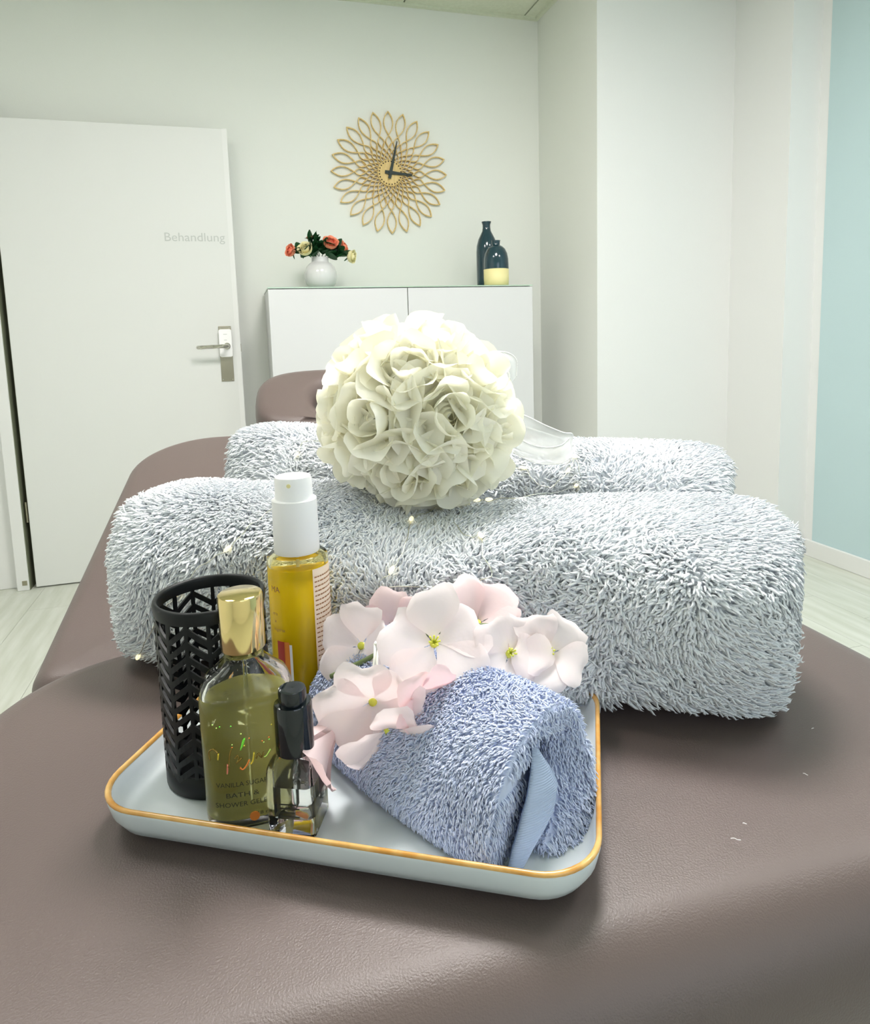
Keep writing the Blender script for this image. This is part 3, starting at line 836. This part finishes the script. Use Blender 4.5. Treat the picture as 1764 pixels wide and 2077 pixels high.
# ------------------------------------------------------------------ small square glass bottle
DB = empty('dropper_bottle', (.0178, .3870, ZI), math.radians(-24))
HB = .0146
def sq_rings(spec, r=.0030):
    return [[(x, y, z) for x, y in rrect(2*h, 2*h, max(min(rr_, h*.98), .0004), 5)] for h, z, rr_ in spec]
o_ = sq_rings([(HB-.002, 0, .003), (HB, .0015, .003), (HB, .0405, .003), (HB-.0012, .0440, .004), (.0118, .0462, .0110), (.0095, .0475, .0093), (.0092, .0505, .009)])
i_ = sq_rings([(.0072, .0505, .0071), (.0074, .0470, .0073), (HB-.0045, .0430, .005), (HB-.0036, .0400, .0025), (HB-.0036, .0105, .0025), (HB-.006, .0090, .002)])
V, F = loft(o_ + i_); g = obj('glass_body', mesh('glass_body', V, F), M_glass, DB); smooth_angle(g, 30)
V, F = loft(sq_rings([(HB-.0059, .0091, .002), (HB-.0035, .0105, .0025), (HB-.0035, .030, .0025), (HB-.006, .0301, .002)])); smooth_angle(obj('liquid', mesh('liquid', V, F), M_clearliq, DB), 30)
MB().lathe([(.0006, .012), (.0022, .016), (.0024, .050)], 16).build('pipette', M_pipette, DB, smooth=True)
smooth_angle(MB().lathe([(.0100, .0475), (.0114, .0480), (.0114, .0765), (.0108, .0782), (.0090, .0784)], 40).build('screw_cap', M_gloss, DB), 35)
smooth_angle(MB().lathe([(.0083, .0775), (.0083, .0850), (.0078, .0866), (.0060, .0868), (.0, .0864)], 40, cap1=False).build('push_button', M_gloss, DB), 35)
for i, (ww, zz) in enumerate(((.010, .0215), (.012, .0190), (.009, .0165), (.012, .014))):
    MB().box(-.006, -.006+ww, -HB-.0003, -HB-.0001, zz, zz+.0007).build('print_line', M_ink, DB)
tag(DB, 'small square clear glass bottle with glossy black cap on the tray', 'bottle')

# ------------------------------------------------------------------ pump bottle of oil
PB = empty('pump_bottle', (.0345, .5230, ZI), math.radians(-20))
RP = .0238; HP = .1265
V, F = loft([[(r_*math.cos(2*math.pi*k/48), r_*math.sin(2*math.pi*k/48), z) for k in range(48)] for r_, z in
    ((RP-.002, 0), (RP-.0003, .0012), (RP, .004), (RP, HP-.004), (RP-.0008, HP-.0014), (RP-.003, HP-.0002), (.0165, HP), (.0140, HP+.0005), (.0140, HP+.004), (.0115, HP+.004), (.0115, HP-.003), (.0150, HP-.0042), (RP-.0045, HP-.0050), (RP-.0032, HP-.0085), (RP-.0028, .010), (RP-.005, .0062), (.004, .0058))])
obj('glass_body', mesh('glass_body', V, F), M_oilglass, PB)
MB().lathe([(RP-.0052, .0063), (RP-.0027, .010), (RP-.0027, HP-.0100), (RP-.005, HP-.0098), (.0004, HP-.0098)], 48, cap1=False).build('oil', M_oil, PB, smooth=True)
smooth_angle(MB().lathe([(.0174, HP+.0008), (.0177, HP+.0015), (.0173, HP+.0425), (.0166, HP+.0432), (.0148, HP+.0432)], 48).build('pump_collar', M_plast, PB), 35)
hd = smooth_angle(MB().lathe([(.0147, HP+.0430), (.0142, HP+.0585), (.0137, HP+.0604), (.0122, HP+.0611), (.0, HP+.0611)], 48, cap1=False).build('pump_head', M_plast, PB), 35)
MB().lathe([(.0016, 0), (.0016, .0006)], 12).build('spray_opening', M_yellow, hd, loc=(.0004, -.0142, HP+.0555), rot=(math.pi/2, 0, 0))
MB().lathe([(.0014, .010), (.0014, HP)], 10).build('dip_tube', M_plast, PB)
def cyl_patch(a0, a1, z0, z1, off, n=10):
    V = []; F = []
    for i in range(n+1):
        a = math.radians(a0+(a1-a0)*i/n)
        for z in (z0, z1): V.append(((RP+off)*math.cos(a), (RP+off)*math.sin(a), z))
    for i in range(n): F.append((2*i, 2*i+2, 2*i+3, 2*i+1))
    return mesh('label_patch', V, F)
lb = obj('back_label', cyl_patch(-48, 12, .012, HP-.0090, .0003), M_paper, PB); tag(lb, 'peach paper label with fine brown text')
for i in range(27):
    z = .018 + i*.0037
    if z > HP-.014: break
    a = -45; 
    while a < 6:
        l = random.uniform(3, 9); obj('print_line', cyl_patch(a, min(a+l, 9), z, z+.0010, .0005, 4), M_print, lb); a += l + 1.4
pic = obj('front_picture', cyl_patch(-124, -98, .018, .062, .0003), M_orangepic, PB); tag(pic, 'red and orange picture at the lower front')
obj('picture_flower', cyl_patch(-124, -108, .044, .062, .0005), M_redpic, pic)
obj('picture_edge', cyl_patch(-98, -93, .006, .060, .0003), M_plast, PB)
def put_cyl(s, size, a, z, ma):
    t = text_mesh(s, size, 0, 'lettering')
    for v in t.vertices:
        q = math.radians(a) + v.co.x/RP; v.co = Vector(((RP+.0004)*math.cos(q), (RP+.0004)*math.sin(q), z + v.co.y))
    t.update(); obj('lettering', t, ma, PB)
put_cyl('MA', .0066, -134, .1010, M_print)
put_cyl('era', .0040, -132, .0825, M_print); put_cyl('x', .0036, -128, .0765, M_print); put_cyl('nsgerte', .0038, -132, .0700, M_print)
tag(PB, 'pump bottle of golden oil with white pump on the tray', 'bottle')

# ------------------------------------------------------------------ folded blue towel on the tray
T0 = np.array([.1106, .3117]); TE = np.array([.438, -.899]); TG = np.array([.899, .438]); ZTW = ZI + .0005
OUT = [(.010, 0), (.004, 0), (-.003, .003), (-.006, .012), (-.003, .022), (.003, .036), (.009, .046), (.018, .056), (.030, .063), (.044, .069), (.058, .0725), (.068, .070), (.076, .061), (.081, .048), (.0805, .034), (.077, .020), (.072, .008), (.066, .001), (.058, 0),
       (.036, 0), (.0325, .003), (.041, .010), (.053, .018), (.060, .030), (.064, .045), (.060, .056), (.051, .060), (.042, .057), (.038, .050), (.041, .040), (.040, .028), (.030, .012)]
END = [-.002, .000, .002, .003, .003, .003, .003, .002, .001, .001, .002, .002, .002, .004, .010, .014, .018, .020, .020,
       .016, .012, .010, .004, -.006, -.010, -.006, -.002, .000, .000, -.004, -.004, -.004]
def bt_point(g, z, e):
    """e is the distance along the fold, towards the camera"""
    k = np.interp(e, [-.197, -.190, -.180, -.160, -.08, .02], [.50, .74, .86, .94, 1.0, 1.0])
    kg = np.interp(e, [-.197, -.190, -.175, -.15, 0], [.72, .88, .97, 1.0, 1.0])
    z2 = z*k + .0022*math.sin(34*e + 40*g)*min(1, z/.03)
    g2 = .045 + (g-.045)*kg + .003*math.sin(28*e + 1.0)
    p2 = T0 + TE*e + TG*g2
    return (p2[0], p2[1], ZTW + z2)
NO = len(OUT); ES = 30
def spl(P, per=3):
    Q = catmull([(a, b, c) for (a, b), c in zip(P + P[:1], END + END[:1])], per)[:-1]
    return [(q.x, max(q.y, 0), q.z) for q in Q]
SP = spl(OUT); NS = len(SP)
V = []
for i in range(ES+1):
    f = i/ES
    for g, z, en in SP:
        e = -.197 + (en + .197)*f; V.append(bt_point(g, z, e))
V = np.array(V); Q = []
for i in range(ES):
    for k in range(NS):
        q = (k+1) % NS; Q.append((i*NS+k, (i+1)*NS+k, (i+1)*NS+q, i*NS+q))
Q = np.array(Q)
from mathutils.geometry import tessellate_polygon
near = [Vector((g, z, 0)) for g, z, en in SP]
tt = [tuple(t) for t in tessellate_polygon([near])]
capT = []
for t in tt:
    a, b, c = t
    A_, B_, C_ = (V[ES*NS+x] for x in (a, b, c)); nn = np.cross(B_-A_, C_-A_)
    capT.append((ES*NS+a, ES*NS+b, ES*NS+c) if nn @ np.array([TE[0], TE[1], 0]) > 0 else (ES*NS+a, ES*NS+c, ES*NS+b))
capB = [(x, y, z) for x, y, z in [(t[0], t[1], t[2]) if np.cross(V[t[1]]-V[t[0]], V[t[2]]-V[t[0]]) @ np.array([TE[0], TE[1], 0]) < 0 else (t[0], t[2], t[1]) for t in tt]]
Tt = np.array(capT + capB)
# make sure the sides face outwards
i0 = 15*NS + 27; a, b, c = V[Q[i0][0]], V[Q[i0][1]], V[Q[i0][2]]
if np.cross(b-a, c-a)[2] < 0: Q = Q[:, ::-1]
BTW = obj('hand_towel', mesh_np('hand_towel', V, Q, Tt), M_blue)
Tri = np.vstack([Q[:, [0, 1, 2]], Q[:, [0, 2, 3]], Tt])
def keep_b(c, nn):
    g = (c[:, :2]-T0) @ TG; e = (c[:, :2]-T0) @ TE
    k = np.where(nn[:, 2] < -.75, 0, 1.0)
    return np.where((g > .020) & (g < .040) & (nn[:, :2] @ TE > .5) & (e > -.06) & (c[:, 2] < ZTW + .052), 0.0, k)
NB = 42000
Pp, Nn, _ = tri_sample(V, Tri, NB, keep_b)
comb = np.tile(np.array([TG[0]*-.4 + TE[0]*.5, TG[1]*-.4 + TE[1]*.5, -.55]), (NB, 1)) + .55*smooth_field(Pp, 45, 9)
pl = obj('pile', strands('pile', Pp, Nn, .0034, .00066, comb, .28), M_blue, BTW); tag(pl, kind='stuff')
# smooth woven hem band bulging out of the fold
M_hem = mat('woven_hem', (.44, .53, .72), .85, spec=.15)
nt = M_hem.node_tree; tcn = nt.nodes.new('ShaderNodeTexCoord'); wv = nt.nodes.new('ShaderNodeTexWave'); wv.inputs['Scale'].default_value = 260; wv.bands_direction = 'Z'; wv.inputs['Distortion'].default_value = 1.5
bpn = nt.nodes.new('ShaderNodeBump'); bpn.inputs['Strength'].default_value = .5; bpn.inputs['Distance'].default_value = .001
nt.links.new(tcn.outputs['Object'], wv.inputs['Vector']); nt.links.new(wv.outputs['Fac'], bpn.inputs['Height']); nt.links.new(bpn.outputs[0], nt.nodes['Principled BSDF'].inputs['Normal'])
hv = []; hf = []; hn, hm = 14, 12
for i in range(hn+1):
    v = i/hn; z = .0005 + .056*v
    gl_ = np.interp(v, [0, .25, .5, .8, 1], [.006, .010, .018, .029, .034]); gr = np.interp(v, [0, .15, .38, .58, .8, 1], [.016, .030, .054, .056, .048, .038])
    for j in range(hm+1):
        u = j/hm; g = gl_ + (gr-gl_)*u
        e = np.interp(v, [0, .3, .6, 1], [.0045, .0080, .0080, .0015]) + .008*math.sin(math.pi*min(1, u*.95+.05))**.7*(1-.5*v) - .012*max(0, u-.6)**1.5*3
        hv.append(bt_point(g, z, e))
for i in range(hn):
    for j in range(hm):
        a = i*(hm+1)+j; hf.append((a, a+1, a+hm+2, a+hm+1))
hem = obj('hem_band', mesh('hem_band', hv, hf), M_hem, BTW); sm = hem.modifiers.new('thickness', 'SOLIDIFY'); sm.thickness = .003; sm.offset = -1
tag(hem, 'smooth woven hem band')
tag(BTW, 'folded blue terry hand towel lying on the tray', 'towel')

# ------------------------------------------------------------------ ball of white roses
BC = Vector((.1705, .648, .9695)); BR = .100
FB = empty('flower_ball', BC)
core = MB().lathe([(.064*math.sin(math.pi*i/12)+1e-5, -.064*math.cos(math.pi*i/12)) for i in range(13)], 24).build('foam_core', M_rose, FB, smooth=True)
RS = .050
rb = random.Random(13)
def ball_ring(rr, hh, dp, ruf, seeds, tip=.35, lift=0):
    out = []
    for q in seeds:
        me = patch([x*RS for x in rr], [x*RS for x in hh], dp, 9, 8, ruf*RS, tip, seed=q, tiplift=lift*RS); me.materials.append(M_rose); out.append(me)
    return out
b_in = ball_ring([.08, .24, .32, .34, .33], [.0, .24, .48, .68, .80], 1.25, .03, (1, 2, 3), .5)
b_mid = ball_ring([.10, .34, .48, .58, .68], [-.05, .14, .34, .50, .60], .98, .07, (4, 5, 6, 15), .55, .03)
b_out = ball_ring([.14, .42, .64, .80, .94], [-.14, .04, .22, .34, .40], .92, .08, (7, 8, 9, 10, 16), .60, .05)
b_far = ball_ring([.20, .54, .80, 1.02, 1.20], [-.30, -.14, .0, .08, .06], .84, .09, (11, 12, 13, 14), .60, .07)
bud = bud_mesh('rose', RS*.60, 2.6, 1.05); bud.materials.append(M_rose)
vis = [(922, 845), (752, 850), (832, 742), (712, 722), (890, 668), (988, 742), (925, 985), (815, 965), (690, 940), (1030, 868), (648, 828), (775, 652), (865, 1036), (1005, 955)]
dirs = []
for x, y in vis:
    a, b = (x-850)/212.0, (845-y)/212.0
    rr2 = min(a*a+b*b, .95); k = math.sqrt(rr2/(a*a+b*b)) if a*a+b*b > 1e-9 else 1
    d = CR*(a*k) + CU*(b*k) - CF*math.sqrt(1-rr2); dirs.append(d.normalized())
back = [(.35, .75, .55), (-.55, .6, .5), (.85, .4, .35), (-.3, .95, .0), (.45, .88, -.1), (.0, .35, .93), (-.75, .5, -.3), (.85, .45, -.3), (.1, .7, -.65)]
for i, d in enumerate(dirs + [Vector(b).normalized() for b in back]):
    front = i < len(dirs)
    M0 = axis_matrix(d*(BR*.66), d, rb.uniform(0, 6.28))
    B_ = obj('rose', bud, None, FB, mtx=M0)
    sets = [(b_in, 3, .0), (b_mid, 3, .4), (b_out, 5, .1), (b_far, 5, .7)] if front else [(b_mid, 3, .4), (b_out, 4, .1)]
    for st, cnt, off in sets:
        for k in range(cnt):
            sc_ = rb.uniform(.88, 1.12)
            mt = Matrix.Rotation(off + 2*math.pi*k/cnt + rb.uniform(-.15, .15), 4, 'Z') @ Matrix.Rotation(rb.uniform(-.10, .10), 4, 'Y') @ Matrix.Rotation(rb.uniform(-.07, .07), 4, 'X') @ Matrix.Scale(sc_, 4)
            obj('petal', rb.choice(st), None, B_, mtx=mt)
tag(FB, 'ball of creamy white fabric roses resting on the grey towels', 'flower ball')
# organza ribbon hanging out on the right
def ribbon(P, wdir, wd, name='ribbon'):
    C_ = catmull(P, 8); V = []; F = []
    for i, q in enumerate(C_):
        w_ = Vector(wdir[0]).lerp(Vector(wdir[1]), i/(len(C_)-1)).normalized()*wd/2
        V += [q - w_, q, q + w_]
    for i in range(len(C_)-1):
        a = 3*i; F += [(a, a+1, a+4, a+3), (a+1, a+2, a+5, a+4)]
    o = obj(name, mesh(name, [tuple(v-BC) for v in V], F), M_ribbon, FB)
    sd = o.modifiers.new('thickness', 'SOLIDIFY'); sd.thickness = .0003
    for s_ in (0, 2):
        MB().tube([V[3*i+s_]-BC for i in range(len(C_))], .0007, 5).build('ribbon_edge', M_ribedge, o, smooth=True)
    tag(o, 'sheer white organza ribbon'); return o
# RIB0
ribbon([(0.2654,0.6452,0.9541), (0.2830,0.6448,0.9498), (0.3059,0.6419,0.9380), (0.3252,0.6405,0.9294), (0.3361,0.6423,0.9272), (0.3410,0.6506,0.9212), (0.3364,0.6567,0.9178), (0.3187,0.6628,0.9249), (0.2912,0.6667,0.9345)], ((.1, .05, 1), (.2, .1, 1)), .026)
ribbon([(0.2691,0.6416,0.9345), (0.2858,0.6355,0.9247), (0.3028,0.6301,0.9206), (0.3156,0.6216,0.9236), (0.3272,0.6243,0.9301)], ((.1, .2, 1), (0, .5, 1)), .018)
ribbon([(0.2549,0.6569,1.0220), (0.2691,0.6578,1.0204), (0.2781,0.6596,1.0132), (0.2761,0.6581,0.9977)], ((.3, .3, .8), (.5, .3, .4)), .020)
# RIB1
# ------------------------------------------------------------------ pink blossom branch
BO = Vector((.078, .4424, .826))
BB = empty('blossom_branch', BO)
stem = catmull([(.0490, .4600, .8085), (.0723, .4499, .8215), (.0978, .4470, .8320), (.1268, .4374, .8400), (.1594, .4364, .8400), (.1880, .4243, .8340)], 6)
MB().tube([q-BO for q in stem], [.0019]*10 + [.0016]*(len(stem)-10), 8).build('stem', M_stem, BB, smooth=True)
def blossom(c, n, s, ma, cnt=5, cup=.25, spin=0, ruf=.10, stamens=True, half=.80, label=None, skip=()):
    c = Vector(c); n = Vector(n).normalized()
    M0 = Matrix.Translation(-BO) @ axis_matrix(c, n, spin)
    cen = MB().lathe([(.0008, -.012), (.0022, -.004), (.0030, .0), (.0022, .002), (.0004, .0022)], 12).mesh('blossom', True); cen.materials.append(M_stamen)
    B_ = obj('blossom', cen, None, BB, mtx=M0)
    for k in range(cnt):
        if k in skip: continue
        me = patch([.06*s, .32*s, .60*s, .86*s, 1.02*s], [0, cup*.45*s, cup*.8*s, cup*s, cup*.85*s], half, 8, 7, ruf*s, .55, seed=int(c.x*1e5)+k, notch=.05)
        for v in me.vertices:      # round the petal outline
            pass
        me.materials.append(ma)
        obj('petal', me, None, B_, mtx=Matrix.Rotation(2*math.pi*k/cnt + random.uniform(-.1, .1), 4, 'Z') @ Matrix.Rotation(random.uniform(-.12, .12), 4, 'Y'))
    if stamens:
        for k in range(7):
            a = 2*math.pi*k/7 + .3; l = s*random.uniform(.22, .30)
            MB().tube([(0, 0, 0), (l*.22*math.cos(a), l*.22*math.sin(a), l*.6), (l*.38*math.cos(a), l*.38*math.sin(a), l)], [.0006, .0005, .0007], 5).build('stamen', M_stamen, B_, smooth=True)
    return B_
TOCAM = lambda c: (Vector((0, 0, 1.05)) - Vector(c)).normalized()
def face(c, r_=0, u_=0): return TOCAM(c) + CR*r_ + CU*u_
F1 = (.1133, .4117, .8449)
blossom(F1, face(F1, .05, .25), .036, M_pink1, 5, .22, .2)
c = (.1630, .4010, .8340); blossom(c, face(c, .30, .20), .027, M_pink1, 5, .32, .9)
c = (.1905, .3960, .8320); blossom(c, face(c, .05, .22), .027, M_pink1, 5, .36, .45)
c = (.1040, .4870, .8240); blossom(c, face(c, -.4, .3), .031, M_pink2, 5, .30, .1, stamens=False)
c = (.1600, .4560, .8330); blossom(c, face(c, .2, .8), .033, M_pink2, 5, .40, .7, stamens=False)
c = (.0690, .4040, .8160); blossom(c, face(c, -.1, -.55), .034, M_pink1, 6, .40, .4, stamens=False, ruf=.12)
c = (.0760, .3920, .8020); blossom(c, face(c, .1, -1.0), .031, M_pink1, 5, .40, 1.3, stamens=False, ruf=.12)
c = (.0960, .3930, .8230); blossom(c, face(c, .8, -.7), .026, M_pink2, 5, .45, .2, stamens=False)
c = (.0450, .4020, .8060); blossom(c, face(c, -1.3, -1.3), .030, M_pink2, 4, .9, .6, stamens=False)
c = (.0726, .4640, .8260); blossom(c, face(c, -.6, .1), .032, M_pink1, 5, .25, .8, stamens=False)
MB().tube([Vector(q)-BO for q in catmull([(.0800, .4455, .8300), (.0785, .4400, .8370), (.0800, .4330, .8390), (.0765, .4250, .8330), (.0750, .4170, .8210), (.0722, .4210, .8190), (.0760, .4300, .8330), (.0790, .4420, .8370), (.0825, .4480, .8330)], 5)], .0010, 6).build('string_loop', M_string, BB, smooth=True)
MB().tube([q-BO for q in catmull([(.0930, .4520, .8310), (.0915, .4480, .8385), (.0960, .4450, .8440), (.1010, .4480, .8420)], 5)], .0011, 6).build('tendril', M_stem, BB, smooth=True)
tag(BB, 'artificial branch of pale pink blossoms lying on the blue towel', 'flower branch')

# ------------------------------------------------------------------ fairy lights
FLP = [(-0.1061,0.6381,0.7645), (-0.0953,0.6212,0.7871), (-0.0783,0.6055,0.8168), (-0.0654,0.5990,0.8328), (-0.0433,0.5967,0.8572), (-0.0198,0.5908,0.8710), (-0.0013,0.5986,0.8869), (0.0171,0.6162,0.8947), (0.0344,0.6652,0.9013), (0.0543,0.8308,0.8774), (0.0621,0.8425,0.9059), (0.0855,0.8523,0.9216), (0.1700,0.7600,0.9000), (0.2748,0.7210,0.8922), (0.3056,0.7002,0.8944), (0.3127,0.6880,0.8821), (0.3285,0.6771,0.8749), (0.3487,0.6727,0.8929), (0.3619,0.6813,0.9059), (0.3600,0.6682,0.8936), (0.3534,0.6630,0.8765), (0.2703,0.6012,0.8879), (0.2341,0.6236,0.8818), (0.2234,0.6311,0.8807), (0.2100,0.6380,0.8811), (0.1864,0.6150,0.8853), (0.1503,0.5791,0.8864), (0.1392,0.5688,0.8862), (0.1264,0.5340,0.8802), (0.1157,0.5167,0.8702), (0.1072,0.5120,0.8617), (0.1002,0.5094,0.8500), (0.1743,0.4754,0.8582), (0.1772,0.4886,0.8737), (0.1828,0.5084,0.8834), (0.1735,0.5143,0.8822), (0.1727,0.5526,0.8852)]
bulbs = [0, 3, 5, 10, 14, 17, 18, 20, 22, 23, 25, 27, 30, 34]
O = Vector(FLP[0]); FLT = empty('fairy_lights', O)
wire = catmull(FLP, 5)
wire = [q + Vector((0, 0, .0012*math.sin(i*1.7))) for i, q in enumerate(wire)]
MB().tube([q-O for q in wire], .00045, 5).build('wire', M_wire, FLT, smooth=True)
bm_ = MB().lathe([(.0003, -.0042), (.0014, -.0030), (.0020, -.0008), (.0019, .0014), (.0012, .0030), (.0002, .0036)], 10).mesh('led_bulb', True); bm_.materials.append(M_led)
for i in bulbs:
    q = Vector(FLP[i]); t = (Vector(FLP[min(i+1, len(FLP)-1)]) - Vector(FLP[max(i-1, 0)])).normalized()
    obj('led_bulb', bm_, None, FLT, mtx=axis_matrix(q - O + Vector((0, 0, .0008)), t))
tag(FLT, 'thin silver wire of tiny warm fairy lights over the towels', 'fairy lights')

# ------------------------------------------------------------------ lint on the leather
for (x, y), l, a, lb_ in (((.2617, .2984), .0055, -.6, 'short white curled lint fibre on the leather right of the tray'), ((.3919, .3711), .0022, .1, 'tiny white lint speck on the leather below the towel corner'), ((.3456, .3317), .0030, -1.1, 'faint lint thread on the leather between two other specks'), ((.2756, .3072), .0022, -.7, 'tiny lint fleck just above the curled fibre')):
    P = [(-l/2, 0, 0), (-l/6, l*.10, .0002), (l/6, -l*.05, .0002), (l/2, l*.06, 0)]
    o = MB().tube(catmull(P, 3), .00019, 5).build('lint_fibre', M_lint, loc=(x, y, .7508), rot=(0, 0, a), smooth=True)
    tag(o, lb_, 'lint', 'lint on the leather')
